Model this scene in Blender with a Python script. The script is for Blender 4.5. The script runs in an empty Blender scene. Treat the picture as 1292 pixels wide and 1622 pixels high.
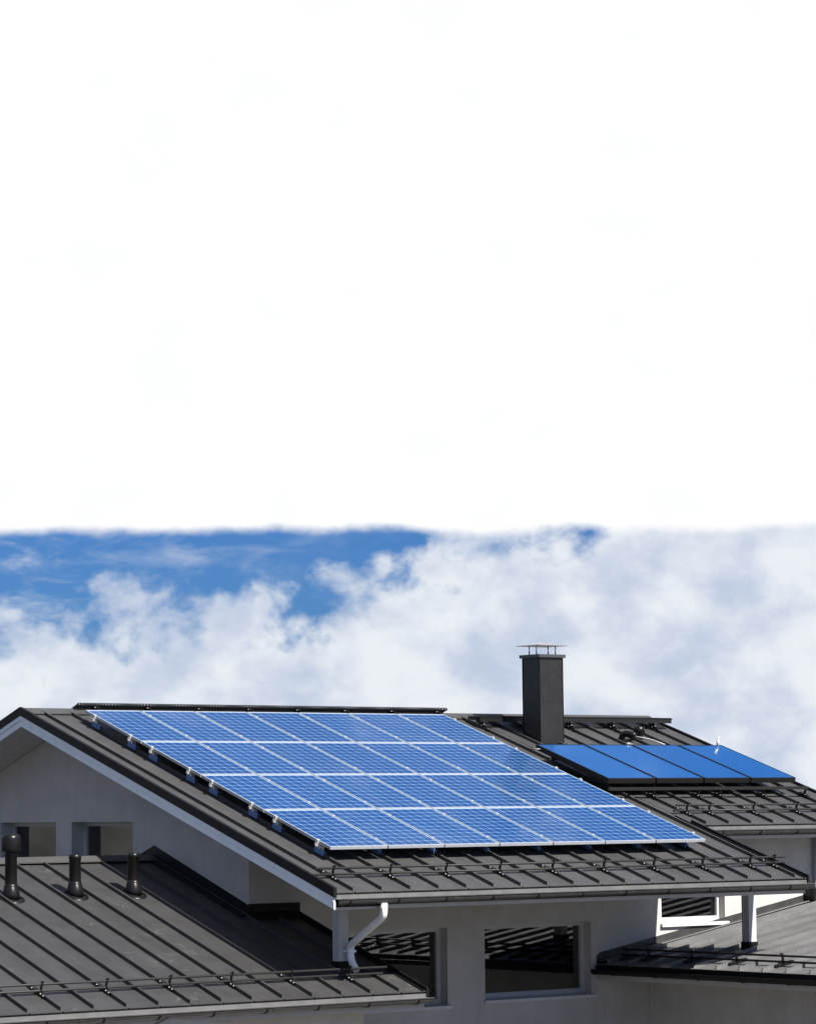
import bpy, bmesh, math, random
from mathutils import Vector, Matrix, Euler
random.seed(7)
S = bpy.context.scene
C = S.collection
R = math.radians

# ------------------------------------------------------------------ camera
cam = bpy.data.cameras.new('camera'); cam_o = bpy.data.objects.new('camera', cam); C.objects.link(cam_o)
YAW, PIT, ROL = 0.6612, 0.0946, -0.0112
fw = Vector((math.sin(YAW)*math.cos(PIT), math.cos(YAW)*math.cos(PIT), math.sin(PIT)))
r0 = Vector((math.cos(YAW), -math.sin(YAW), 0)); u0 = r0.cross(fw)
rt = r0*math.cos(ROL) + u0*math.sin(ROL); up = -r0*math.sin(ROL) + u0*math.cos(ROL)
cam_o.matrix_world = Matrix.Translation((-25.6929, -34.8391, 0.5157)) @ Matrix((rt, up, -fw)).transposed().to_4x4()
cam.sensor_fit = 'HORIZONTAL'; cam.sensor_width = 36.0; cam.lens = 4950.5/1292*36
cam.clip_start = 0.5; cam.clip_end = 3000
S.camera = cam_o
S.render.resolution_x = 815; S.render.resolution_y = 1024

# ------------------------------------------------------------------ light: sun, sky, exposure
SUN = Vector((-0.15, 1.02, -1.08))                      # the way the sunlight travels
sl = bpy.data.lights.new('sun', 'SUN'); so = bpy.data.objects.new('sun', sl); C.objects.link(so)
sl.energy = 5.0; sl.angle = R(0.53); sl.color = (1.0, 0.955, 0.90)
so.rotation_euler = SUN.to_track_quat('-Z', 'Y').to_euler(); so.location = (5, -20, 30)
S.view_settings.view_transform = 'Standard'; S.view_settings.look = 'None'
S.view_settings.exposure = 1.0; S.view_settings.gamma = 1.0
S.view_settings.use_curve_mapping = False

W = bpy.data.worlds.new('World'); S.world = W; W.use_nodes = True
nt = W.node_tree; nt.nodes.clear()
class G:
    """tiny helper to write node graphs as expressions"""
    def __init__(s, tree): s.t = tree
    def n(s, kind, **kw):
        x = s.t.nodes.new(kind)
        for k, v in kw.items(): setattr(x, k, v)
        return x
    def link(s, a, b): s.t.links.new(a, b)
    def put(s, sock, v):
        if isinstance(v, bpy.types.NodeSocket): s.link(v, sock)
        elif v is not None: sock.default_value = v
    def m(s, op, a, b=None, c=None, clamp=False):
        x = s.n('ShaderNodeMath', operation=op, use_clamp=clamp)
        for i, v in enumerate((a, b, c)):
            if v is not None: s.put(x.inputs[i], v)
        return x.outputs[0]
    def vm(s, op, a, b=None):
        x = s.n('ShaderNodeVectorMath', operation=op)
        s.put(x.inputs[0], a)
        if b is not None: s.put(x.inputs[1], b)
        return x.outputs['Value'] if op in ('DOT_PRODUCT', 'LENGTH') else x.outputs[0]
    def noise(s, vec, scale, detail=4, rough=.5, dist=0.0, lac=2.0):
        x = s.n('ShaderNodeTexNoise'); s.put(x.inputs['Vector'], vec)
        x.inputs['Scale'].default_value = scale; x.inputs['Detail'].default_value = detail
        x.inputs['Roughness'].default_value = rough; x.inputs['Distortion'].default_value = dist
        x.inputs['Lacunarity'].default_value = lac
        return x.outputs[0]
    def step(s, v, lo, hi, a=0.0, b=1.0):
        x = s.n('ShaderNodeMapRange', interpolation_type='SMOOTHSTEP')
        s.put(x.inputs[0], v); x.inputs[1].default_value = lo; x.inputs[2].default_value = hi
        x.inputs[3].default_value = a; x.inputs[4].default_value = b
        return x.outputs[0]
    def mix(s, f, a, b, blend='MIX'):
        x = s.n('ShaderNodeMix', data_type='RGBA', blend_type=blend)
        s.put(x.inputs['Factor'], f) if False else s.put(x.inputs[0], f)
        s.put(x.inputs[6], a); s.put(x.inputs[7], b)
        return x.outputs[2]
g = G(nt)
STR = 0.10
SEED1 = (0, 0, 0); SEED5 = (3.3, 3.9, 6.6)  # cloud offset chosen to leave blue sky where the panels mirror it
SKYT = (.085, .185, .39)                              # how deep the blue is
sky = g.n('ShaderNodeTexSky', sky_type='NISHITA', sun_disc=False)
sky.sun_elevation = math.asin(-SUN.normalized().z); sky.sun_rotation = math.atan2(-SUN.x, -SUN.y)
sky.altitude = 200; sky.air_density = 1.0; sky.dust_density = 0.3; sky.ozone_density = 2.5
d = g.n('ShaderNodeTexCoord').outputs['Generated']
def pix(x, y):                                         # direction of a point of the photograph
    f = 4950.5
    return (rt*((x-646)/f) + up*((811-y)/f) + fw).normalized()
# the cloud bank's upper edge runs along a great circle through two directions
Nn = pix(700, 848).cross(pix(0, 1012)); Nn.normalize()
if Nn.dot(pix(100, 860)) < 0: Nn = -Nn
L = g.vm('DOT_PRODUCT', d, tuple(Nn))
dz = g.n('ShaderNodeSeparateXYZ'); g.link(d, dz.inputs[0]); el = dz.outputs[2]
n1 = g.noise(g.vm('ADD', g.vm('MULTIPLY', d, (1, 1, 1.25)), SEED1), 42, 12, .52, .10)
n2 = g.noise(g.vm('MULTIPLY', g.vm('ADD', d, (3.1, 1.7, .4)), (1, 1, 3.0)), 30, 8, .62, .5)
n3 = g.noise(g.vm('ADD', g.vm('MULTIPLY', d, (1, 1, 1.3)), (.7, 5.3, 2.2)), 38, 10, .52, .1)
n4 = g.noise(g.vm('ADD', d, (7.7, 2.3, 4.2)), 9, 5, .5, .2)
n5 = g.noise(g.vm('ADD', d, SEED5), 3.2, 9, .56, .2)
D = g.m('ADD', g.m('MULTIPLY', g.m('SUBTRACT', n1, .5), 2.4), g.m('MULTIPLY', L, -24))
D = g.m('ADD', D, g.m('MULTIPLY', g.m('SUBTRACT', n4, .5), .7))
low_cloud = g.step(D, -.14, .36)
wisp = g.m('MULTIPLY', g.m('MULTIPLY', g.step(n2, .44, .76), .65), g.step(n4, .40, .58))
cov = g.m('MAXIMUM', low_cloud, wisp)
# broken cloud over the rest of the sky
high = g.m('MULTIPLY', g.step(n5, .44, .60), g.step(L, .10, .17))
cov = g.m('MAXIMUM', cov, g.m('MULTIPLY', high, .9))
# a brighter, thicker bank stands above, in the same quarter of the sky
bank = g.step(g.m('ADD', el, g.m('MULTIPLY', g.m('SUBTRACT', n1, .5), .009)), .0860, .0905)
c0 = Vector((math.sin(YAW)*math.cos(R(10)), math.cos(YAW)*math.cos(R(10)), math.sin(R(10))))
far = g.vm('LENGTH', g.vm('SUBTRACT', d, tuple(c0)))                  # about the angle from the middle of the bank
far = g.m('ADD', far, g.m('ADD', g.m('MULTIPLY', g.m('SUBTRACT', n4, .5), .22), g.m('MULTIPLY', g.m('SUBTRACT', n1, .5), .05)))
bank = g.m('MULTIPLY', bank, g.step(far, .275, .195))
shade = g.step(n3, .30, .66)
k = 0.5/STR
c_dark = tuple(k*v for v in (.52, .60, .76)) + (1,)
c_lit = tuple(k*v for v in (.84, .875, .92)) + (1,)
c_bank = g.mix(shade, tuple(k*v for v in (.985, .99, 1.0)) + (1,), tuple(k*v for v in (1.03, 1.03, 1.03)) + (1,))
blue = g.mix(1.0, sky.outputs[0], (SKYT[0], SKYT[1], SKYT[2], 1), 'MULTIPLY')
col = g.mix(cov, blue, g.mix(shade, c_dark, c_lit))
col = g.mix(bank, col, c_bank)
bg = g.n('ShaderNodeBackground'); g.link(col, bg.inputs[0]); bg.inputs[1].default_value = STR
out = g.n('ShaderNodeOutputWorld'); g.link(bg.outputs[0], out.inputs[0])

# ------------------------------------------------------------------ materials
def mat(name, base, rough=.5, metal=0.0, spec=.5, build=None, **kw):
    m = bpy.data.materials.new(name); m.use_nodes = True
    t = m.node_tree; b = t.nodes['Principled BSDF']
    b.inputs['Base Color'].default_value = (*base, 1); b.inputs['Roughness'].default_value = rough
    b.inputs['Metallic'].default_value = metal; b.inputs['Specular IOR Level'].default_value = spec
    for k_, v in kw.items(): b.inputs[k_].default_value = v
    if build: build(G(t), b)
    return m
def worn(base, amt=.18, scale=3.0, rough=(.36, .5), bump=.02, bscale=120, dust=0.0, wave=0.0, streak=0.0):
    """soft colour variation, roughness variation, fine relief and (optionally) pale dust stains"""
    def f(q, b):
        p = q.n('ShaderNodeNewGeometry').outputs['Position']
        n = q.noise(p, scale, 6, .6); s = q.noise(q.vm('MULTIPLY', p, (1, 1, 1)), bscale, 3, .6)
        lo = tuple(v*(1-amt) for v in base) + (1,); hi = tuple(v*(1+amt) for v in base) + (1,)
        c = q.mix(q.step(n, .3, .7), lo, hi)
        if streak > 0:                                   # faint rain runs, drawn out downwards
            st = q.noise(q.vm('MULTIPLY', p, (9, 9, .7)), 1.0, 5, .6)
            c = q.mix(q.m('MULTIPLY', q.step(st, .52, .75), streak), c, (.16, .155, .145, 1))
        if dust > 0:
            a = q.noise(q.vm('ADD', p, (4.2, 8.8, 0)), 1.1, 5, .6); z = q.noise(p, 9, 8, .75, .6)
            f1 = q.m('MULTIPLY', q.step(a, .50, .68), q.step(z, .50, .72))
            sp = q.step(q.noise(p, 55, 2, .5), .735, .76)
            fac = q.m('MULTIPLY', q.m('MAXIMUM', q.m('MULTIPLY', f1, .75), q.m('MULTIPLY', sp, .7)), dust)
            c = q.mix(fac, c, (.20, .20, .19, 1))
        if wave > 0:
            run = q.noise(q.vm('MULTIPLY', p, (16, 1.1, .5)), 1.0, 5, .6)
            c = q.mix(q.m('MULTIPLY', q.step(run, .50, .74), .30), c, tuple(v*1.55 for v in base) + (1,))
            rv = q.m('ADD', .93, q.m('MULTIPLY', q.n('ShaderNodeObjectInfo').outputs['Random'], .14))
            c = q.vm('MULTIPLY', c, q.n('ShaderNodeCombineXYZ').outputs[0]) if False else q.vm('SCALE', c)
            q.put(c.node.inputs['Scale'], rv)
        q.put(b.inputs['Base Color'], c)
        q.put(b.inputs['Roughness'], q.step(q.noise(p, scale*2.3, 5, .6), .3, .7, rough[0], rough[1]))
        h = q.m('MULTIPLY', s, .0015)
        if wave > 0: h = q.m('ADD', h, q.m('MULTIPLY', q.noise(p, 2.2, 2, .5), wave))
        bp = q.n('ShaderNodeBump'); bp.inputs['Strength'].default_value = 1.0; bp.inputs['Distance'].default_value = bump*50
        q.put(bp.inputs['Height'], h); q.link(bp.outputs[0], b.inputs['Normal'])
    return f
RF = (.0415, .0408, .0402)
M = {}
RM = (.053, .0522, .0515)
M['roof'] = mat('coated_roof_steel', RM, build=worn(RM, .10, 1.7, (.40, .52), .02, 90, .45, .004))
M['wing_roof'] = mat('pale_roof_steel', (.122, .121, .119), build=worn((.122, .121, .119), .14, 1.6, (.34, .46), .02, 90, 1.0, .004))  # paler base than the other roofs, with dust stains
M['annex_roof'] = mat('weathered_roof_steel', RF, build=worn(RF, .12, 1.9, (.38, .50), .02, 90, 1.0, .004))
M['flash'] = mat('dark_flashing', (.0075, .0074, .0074), build=worn((.0075, .0074, .0074), .2, 4, (.42, .55)), spec=.2)
M['ridge'] = mat('ridge_flashing', (.062, .060, .058), build=worn((.062, .060, .058), .1, 3, (.4, .52)))
M['gutter'] = mat('gutter_steel', (.042, .041, .040), build=worn((.042, .041, .040), .15, 6, (.3, .42)))
M['drip'] = mat('eave_drip_steel', (.125, .124, .122), build=worn((.125, .124, .122), .12, 5, (.35, .5)))
M['black'] = mat('black_steel', (.006, .006, .006), .42)
M['rail'] = mat('guard_rail_steel', (.022, .022, .0215), .55, 0, .35)
M['bolt'] = mat('zinc_bolt', (.20, .20, .20), .45, .4)
M['wall'] = mat('plaster', (.470, .455, .432), build=worn((.470, .455, .432), .07, 2.2, (.75, .9), .05, 160, streak=.10), spec=.25)
M['white'] = mat('white_paint', (.70, .76, .82), build=worn((.70, .76, .82), .05, 5, (.4, .55), .01, 60))
M['board'] = mat('soffit_board_paint', (.55, .55, .55), build=worn((.55, .55, .55), .07, 8, (.5, .65), .01, 60))
M['frame'] = mat('window_frame_paint', (.46, .46, .455), build=worn((.46, .46, .455), .05, 6, (.4, .5)))
M['eave'] = mat('eave_board_paint', (.42, .41, .40), build=worn((.42, .41, .40), .06, 6, (.5, .6)))
M['sill'] = mat('sill_steel', (.58, .58, .58), build=worn((.58, .58, .58), .08, 6, (.35, .5)))
M['alu'] = mat('aluminium_frame', (.40, .42, .45), build=worn((.40, .42, .45), .04, 9, (.32, .45)), metal=.2)
M['clamp'] = mat('clamp_aluminium', (.60, .60, .58), .35, .35)
M['bracket'] = mat('zinc_bracket', (.16, .28, .55), .38, .35)
M['back'] = mat('panel_backsheet', (.24, .40, .58), .3, **{'Coat Weight': 1.0, 'Coat Roughness': .02})
M['chimney'] = mat('chimney_cladding', (.010, .0099, .0098), build=worn((.010, .0099, .0098), .15, 2.5, (.38, .5), .02, 60, 0, .003))
M['crown'] = mat('chimney_crown_steel', (.07, .075, .08), .4, .4)
M['steel'] = mat('stainless_cap', (.62, .63, .64), .28, .9)
M['collector_frame'] = mat('collector_frame', (.006, .006, .006), .45)
M['pipe_black'] = mat('vent_plastic', (.007, .007, .007), .33, 0, .28)
M['pipe_white'] = mat('white_downpipe', (.80, .80, .80), build=worn((.80, .80, .80), .03, 9, (.3, .42)))
M['ground'] = mat('yard_gravel', (.09, .083, .07), build=worn((.09, .083, .07), .35, .8, (.85, .95), .03, 30))
M['added_grass'] = mat('added_hill_grass', (.062, .064, .058), .9, build=worn((.062, .064, .058), .25, .6, (.85, .95)))
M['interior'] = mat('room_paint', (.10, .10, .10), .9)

def cellmat(q, b):
    tc = q.n('ShaderNodeTexCoord').outputs['Object']; oi = q.n('ShaderNodeObjectInfo')
    sp = q.n('ShaderNodeSeparateXYZ'); q.link(tc, sp.inputs[0])
    cb = q.n('ShaderNodeCombineXYZ')
    q.link(q.m('FLOOR', q.m('DIVIDE', q.m('SUBTRACT', sp.outputs[0], .024), .157)), cb.inputs[0])
    q.link(q.m('FLOOR', q.m('DIVIDE', q.m('SUBTRACT', sp.outputs[1], .035), .158)), cb.inputs[1])
    q.link(oi.outputs['Random'], cb.inputs[2])
    wn = q.n('ShaderNodeTexWhiteNoise'); q.link(cb.outputs[0], wn.inputs[0])
    vo = q.n('ShaderNodeTexVoronoi'); q.link(q.vm('ADD', tc, oi.outputs['Location']), vo.inputs['Vector']); vo.inputs['Scale'].default_value = 70
    gr = q.n('ShaderNodeSeparateXYZ'); q.link(vo.outputs['Color'], gr.inputs[0])
    v = q.m('ADD', q.m('MULTIPLY', wn.outputs[0], .55), q.m('MULTIPLY', gr.outputs[0], .45))
    v = q.m('ADD', q.m('MULTIPLY', v, .65), q.m('MULTIPLY', q.m('FRACT', q.m('MULTIPLY', oi.outputs['Random'], 7.3)), .35))
    c = q.mix(v, (.0003, .040, .162, 1), (.0008, .058, .212, 1))
    ed = q.m('MULTIPLY', q.step(sp.outputs[1], .16, .02), q.step(q.noise(q.vm('ADD', tc, oi.outputs['Location']), 6, 5, .6), .35, .7))
    c = q.mix(q.m('MULTIPLY', ed, .35), c, (.12, .14, .17, 1))
    q.put(b.inputs['Base Color'], c)
M['cell'] = mat('polycrystalline_cell', (.02, .1, .4), .35, build=cellmat, **{'Coat Weight': 1.0, 'Coat Roughness': .015, 'Coat IOR': 1.5})
def absorber(q, b):
    tc = q.n('ShaderNodeTexCoord').outputs['Object']
    w = q.n('ShaderNodeTexWave', wave_type='BANDS', bands_direction='X'); q.link(tc, w.inputs[0]); w.inputs['Scale'].default_value = 14
    oi = q.n('ShaderNodeObjectInfo').outputs['Random']; cloud_mirror = q.noise(q.n('ShaderNodeNewGeometry').outputs['Position'], .9, 4, .5)  # slow noise puts mirrored cloud tones into the glass colour
    q.put(b.inputs['Base Color'], q.mix(q.m('ADD', q.m('MULTIPLY', w.outputs['Fac'], .25), q.m('ADD', q.m('MULTIPLY', oi, .35), q.m('MULTIPLY', cloud_mirror, .4))), (.0005, .066, .245, 1), (.002, .100, .320, 1)))
M['absorber'] = mat('collector_glass', (.01, .1, .4), .3, build=absorber, **{'Coat Weight': 1.0, 'Coat Roughness': .04, 'Coat IOR': 1.9})
def glassmat():
    m = bpy.data.materials.new('window_glass'); m.use_nodes = True; t = m.node_tree; t.nodes.clear(); q = G(t)
    tr = q.n('ShaderNodeBsdfTransparent'); tr.inputs[0].default_value = (.62, .63, .63, 1)
    gl = q.n('ShaderNodeBsdfGlossy'); gl.inputs['Roughness'].default_value = .01
    fr = q.n('ShaderNodeFresnel'); fr.inputs[0].default_value = 2.5
    p = q.n('ShaderNodeNewGeometry').outputs['Position']
    bp = q.n('ShaderNodeBump'); bp.inputs['Distance'].default_value = 1.0
    q.put(bp.inputs['Height'], q.m('MULTIPLY', q.noise(p, 2.5, 1, .4), .0003)); q.link(bp.outputs[0], gl.inputs['Normal'])
    mx = q.n('ShaderNodeMixShader'); q.link(fr.outputs[0], mx.inputs[0]); q.link(tr.outputs[0], mx.inputs[1]); q.link(gl.outputs[0], mx.inputs[2])
    o = q.n('ShaderNodeOutputMaterial'); q.link(mx.outputs[0], o.inputs[0])
    return m
M['glass'] = glassmat()

# ------------------------------------------------------------------ mesh helpers
class MB:
    def __init__(s): s.v = []; s.f = []
    def add(s, vs, fs):
        o = len(s.v); s.v += [tuple(v) for v in vs]; s.f += [tuple(i+o for i in f) for f in fs]; return s
    def box(s, a, b):
        x0, y0, z0 = (min(a[i], b[i]) for i in range(3)); x1, y1, z1 = (max(a[i], b[i]) for i in range(3))
        return s.add([(x0,y0,z0),(x1,y0,z0),(x1,y1,z0),(x0,y1,z0),(x0,y0,z1),(x1,y0,z1),(x1,y1,z1),(x0,y1,z1)],
                     [(0,3,2,1),(4,5,6,7),(0,1,5,4),(1,2,6,5),(2,3,7,6),(3,0,4,7)])
    def hexa(s, lo, hi):                                # two quads, bottom and top
        return s.add(list(lo)+list(hi), [(0,3,2,1),(4,5,6,7),(0,1,5,4),(1,2,6,5),(2,3,7,6),(3,0,4,7)])
    def prism(s, poly, vec):                            # polygon (3-D points) pushed along vec
        n = len(poly); vec = Vector(vec); a = [Vector(q) for q in poly]; b = [q+vec for q in a]
        return s.add(a+b, [tuple(range(n))[::-1], tuple(range(n, 2*n))] + [(i, (i+1) % n, n+(i+1) % n, n+i) for i in range(n)])
    def tube(s, pts, r, seg=10, cap=True, square=False):
        pts = [Vector(q) for q in pts]; rs = r if isinstance(r, (list, tuple)) else [r]*len(pts)
        rings = []; prev = None
        for i, q in enumerate(pts):
            t = (pts[min(i+1, len(pts)-1)] - pts[max(i-1, 0)]).normalized()
            if prev is None: a = t.orthogonal().normalized() if abs(t.z) < .9 else Vector((1, 0, 0)); a = (a - t*a.dot(t)).normalized()
            else: a = (prev - t*prev.dot(t)).normalized()
            prev = a; b = t.cross(a); ring = []
            for k_ in range(seg):
                an = 2*math.pi*k_/seg + (math.pi/seg if square else 0)
                if square:
                    cx, sx = math.cos(an), math.sin(an); m_ = (abs(cx)**6 + abs(sx)**6)**(-1/6); ring.append(q + (a*cx + b*sx)*rs[i]*m_)
                else: ring.append(q + (a*math.cos(an) + b*math.sin(an))*rs[i])
            rings.append(ring)
        fs = []
        for i in range(len(pts)-1):
            for k_ in range(seg):
                k2 = (k_+1) % seg; fs.append((i*seg+k_, i*seg+k2, (i+1)*seg+k2, (i+1)*seg+k_))
        if cap: fs += [tuple(range(seg))[::-1], tuple(range((len(pts)-1)*seg, len(pts)*seg))]
        return s.add([v for ring in rings for v in ring], fs)
    def mesh(s, name, m, smooth=False, bevel=0):
        me = bpy.data.meshes.new(name); me.from_pydata(s.v, [], s.f); me.update()
        bm = bmesh.new(); bm.from_mesh(me)
        bmesh.ops.recalc_face_normals(bm, faces=bm.faces)
        if bevel: bmesh.ops.bevel(bm, geom=list(bm.edges), offset=bevel, segments=1, affect='EDGES', clamp_overlap=True)
        bm.to_mesh(me); bm.free()
        me.materials.append(M[m])
        if smooth:
            for p in me.polygons: p.use_smooth = len(p.vertices) == 4
        return me
WL = {}                                                 # world locations of parents
def link(name, data, parent=None, loc=(0, 0, 0), rot=None, local=False):
    o = bpy.data.objects.new(name, data); C.objects.link(o)
    loc = Vector(loc); WL[o] = loc
    if parent:
        o.parent = parent
        if not local: loc = loc - WL[parent]
    o.location = loc
    if rot: o.rotation_euler = rot
    return o
def tag(o, label, cat=None, group=None, kind=None):
    if label: o['label'] = label
    if cat: o['category'] = cat
    if group: o['group'] = group
    if kind: o['kind'] = kind
    return o
def empty(name, label, cat, loc, group=None, rot=None):
    o = link(name, None, None, loc, rot); o.empty_display_size = .2
    return tag(o, label, cat, group)
def wall_mesh(name, outline, holes, fn, depth, m):
    """wall sheet in (u, z) with real openings, pushed to its thickness; fn maps (u, w, z) to the world"""
    bm = bmesh.new(); edges = []
    for loop in [outline] + holes:
        vs = [bm.verts.new((u, 0, z)) for u, z in loop]
        edges += [bm.edges.new((vs[i], vs[(i+1) % len(vs)])) for i in range(len(vs))]
    r = bmesh.ops.triangle_fill(bm, use_beauty=True, use_dissolve=False, edges=edges, normal=(0, -1, 0))
    fs = [x for x in r['geom'] if isinstance(x, bmesh.types.BMFace)]
    e = bmesh.ops.extrude_face_region(bm, geom=fs)
    bmesh.ops.translate(bm, verts=[x for x in e['geom'] if isinstance(x, bmesh.types.BMVert)], vec=(0, depth, 0))
    for v in bm.verts: v.co = fn(*v.co)
    bmesh.ops.recalc_face_normals(bm, faces=bm.faces)
    me = bpy.data.meshes.new(name); bm.to_mesh(me); bm.free(); me.materials.append(M[m])
    return me

# ------------------------------------------------------------------ the ground
GZ = -4.9
gm = MB()
for i in range(-12, 12):
    for j in range(-12, 12):
        gm.add([(i*60, j*60, GZ), ((i+1)*60, j*60, GZ), ((i+1)*60, (j+1)*60, GZ), (i*60, (j+1)*60, GZ)], [(0, 1, 2, 3)])
tag(link('ground', gm.mesh('ground', 'ground')), 'gravel yard around the house', kind='structure')

# ------------------------------------------------------------------ the house
T = 0.32882; TH = math.atan(T); CS, SN = math.cos(TH), math.sin(TH)
H, LO = 0.235, 1.70
zr = lambda y: y*T - H                                   # main roof surface
zl = lambda y: y*T - LO                                  # annex roof surface
YE, YR = -1.10, 7.0; XL, XM, XR = -0.75, 8.12, 12.30; YE2 = 1.33
ZRIDGE = zr(YR); YB = 15.0
WY = 2.10; GX = 0.09
zb = lambda y: ZRIDGE - (y-YR)*T                         # rear slope
house = empty('house', 'pale rendered house with dark standing seam metal roofs at several levels', 'house', (6, 7, GZ))

def slab(mb, x0, x1, y0, y1, zf, top, bot):
    mb.hexa([(x0,y0,zf(y0)+bot),(x1,y0,zf(y0)+bot),(x1,y1,zf(y1)+bot),(x0,y1,zf(y1)+bot)],
            [(x0,y0,zf(y0)+top),(x1,y0,zf(y0)+top),(x1,y1,zf(y1)+top),(x0,y1,zf(y1)+top)])
mb = MB()
slab(mb, XL+.03, XM-.03, YE+.04, YR, zr, -.012, -.19)
slab(mb, XM-.03, XR-.03, YE2+.04, YR, zr, -.012, -.19)
slab(mb, XL+.03, XR-.03, YR, YB, zb, -.012, -.19)
main_roof = tag(link('main_roof', mb.mesh('main_roof', 'black'), house), 'dark standing seam metal roof carrying the solar panels')

# roof sheets: a flat pan with an upright seam along its right side; y runs up the slope
SEAM = .4875
def sheet_mesh(name, w, length, m, seam=True, foot=.0):
    s = MB(); hw = .011
    s.box((hw if seam else 0, 0, -.008), (w - hw, length, 0))
    if seam:
        s.hexa([(w-hw, .03, -.006), (w+hw, .03, -.006), (w+hw, length-.01, -.006), (w-hw, length-.01, -.006)],
               [(w-hw*.9, .055, .042), (w+hw*.9, .055, .042), (w+hw*.9, length-.01, .042), (w-hw*.9, length-.01, .042)])
        s.box((w-hw*1.9, .055, .0422), (w+hw*.9, length-.01, .050))
    else: pass
    return s.mesh(name, m)
def sheets(parent, x_first, n, y0, y1, zf, m, extra_first=None, x_last=None):
    ln = (y1-y0)/CS; me = sheet_mesh('roof_sheet', SEAM, ln, m)
    for k_ in range(n):
        link('roof_sheet', me, parent, (x_first+SEAM*k_, y0, zf(y0)), (TH, 0, 0))
    if extra_first is not None:                          # narrow starter strip at the left edge
        link('roof_sheet', sheet_mesh('roof_sheet', x_first-extra_first, ln, m), parent, (extra_first, y0, zf(y0)), (TH, 0, 0))
    if x_last is not None:
        xs = x_first+SEAM*n
        link('roof_sheet', sheet_mesh('roof_sheet', x_last-xs, ln, m, False), parent, (xs+.011, y0, zf(y0)), (TH, 0, 0))
XS0 = -0.41
# main part k=0..17 (seams at XS0 + k*SEAM), then the shorter part on the right
sheets(main_roof, XS0, 17, YE, YR-.02, zr, 'roof', XL+.02, XM-.03)
XS1 = XM
nxt = XS0+18*SEAM
sheets(main_roof, nxt, 7, YE2, YR-.02, zr, 'roof', XM-.02, XR-.03)
# rear slope: one plain covering (never seen from the front)
mb = MB(); slab(mb, XL+.02, XR-.02, YR, YB, zb, 0, -.011); link('rear_covering', mb.mesh('rear_covering', 'roof'), main_roof)
# ridge capping
def ridge_cap(parent, x0, x1, yr, z, m, w=.17):
    mb = MB(); dz_ = w*T
    mb.prism([(x0, yr-w, z-dz_+.040), (x0, yr, z+.062), (x0, yr+w, z-dz_+.040), (x0, yr+w, z-dz_+.020), (x0, yr, z+.042), (x0, yr-w, z-dz_+.020)], (x1-x0, 0, 0))
    return link('ridge_cap', mb.mesh('ridge_cap', m), parent)
ridge_cap(main_roof, XL-.005, XR, YR, ZRIDGE, 'roof')
# verge flashings (dark upstand) and white fascia boards
def verge(parent, x, y0, y1, zf, side, hi=.075, lo=-.055, w=.05, m='flash', nm='verge_flashing'):
    mb = MB(); a, b = (x, x+w) if side < 0 else (x-w, x)
    mb.hexa([(a,y0,zf(y0)+lo),(b,y0,zf(y0)+lo),(b,y1,zf(y1)+lo),(a,y1,zf(y1)+lo)], [(a,y0,zf(y0)+hi),(b,y0,zf(y0)+hi),(b,y1,zf(y1)+hi),(a,y1,zf(y1)+hi)])
    return link(nm, mb.mesh(nm, m), parent)
verge(main_roof, XL-.03, YE-.02, YR, zr, -1); verge(main_roof, XL-.03, YR, YB, zb, -1)
verge(main_roof, XM+.0, YE-.02, YE2+.1, zr, 1, hi=.05, lo=-.06, w=.035)
verge(main_roof, XM-.075, YE-.0, YE2+.4, zr, 1, hi=.022, lo=.001, w=.02)
verge(main_roof, XR+.0, YE2-.02, YR, zr, 1, hi=.045, lo=-.06, w=.05)
def fascia(y0, y1, zf, x0, x1, hi, lo):
    mb = MB(); mb.hexa([(x0,y0,zf(y0)+lo),(x1,y0,zf(y0)+lo),(x1,y1,zf(y1)+lo),(x0,y1,zf(y1)+lo)], [(x0,y0,zf(y0)+hi),(x1,y0,zf(y0)+hi),(x1,y1,zf(y1)+hi),(x0,y1,zf(y1)+hi)])
    link('fascia_board', mb.mesh('fascia_board', 'white'), main_roof)
fascia(YE+.02, YR, zr, XL-.018, XL+.025, -.058, -.125); fascia(YE+.02, YR, zr, XL-.003, XL+.025, -.127, -.225)
fascia(YR, YB, zb, XL-.018, XL+.025, -.058, -.125); fascia(YR, YB, zb, XL-.003, XL+.025, -.127, -.225)
# soffit boards of the left overhang
nb = 6; bw = (GX-XL-.03)/nb
for k_ in range(nb):
    x0 = XL+.03+k_*bw
    for (y0, y1, zf) in ((YE+.05, YR-.01, zr), (YR+.01, YB, zb)):
        mb = MB(); slab(mb, x0+.004, x0+bw-.004, y0, y1, zf, -.192, -.212); link('soffit_board', mb.mesh('soffit_board', 'board'), main_roof)

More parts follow.
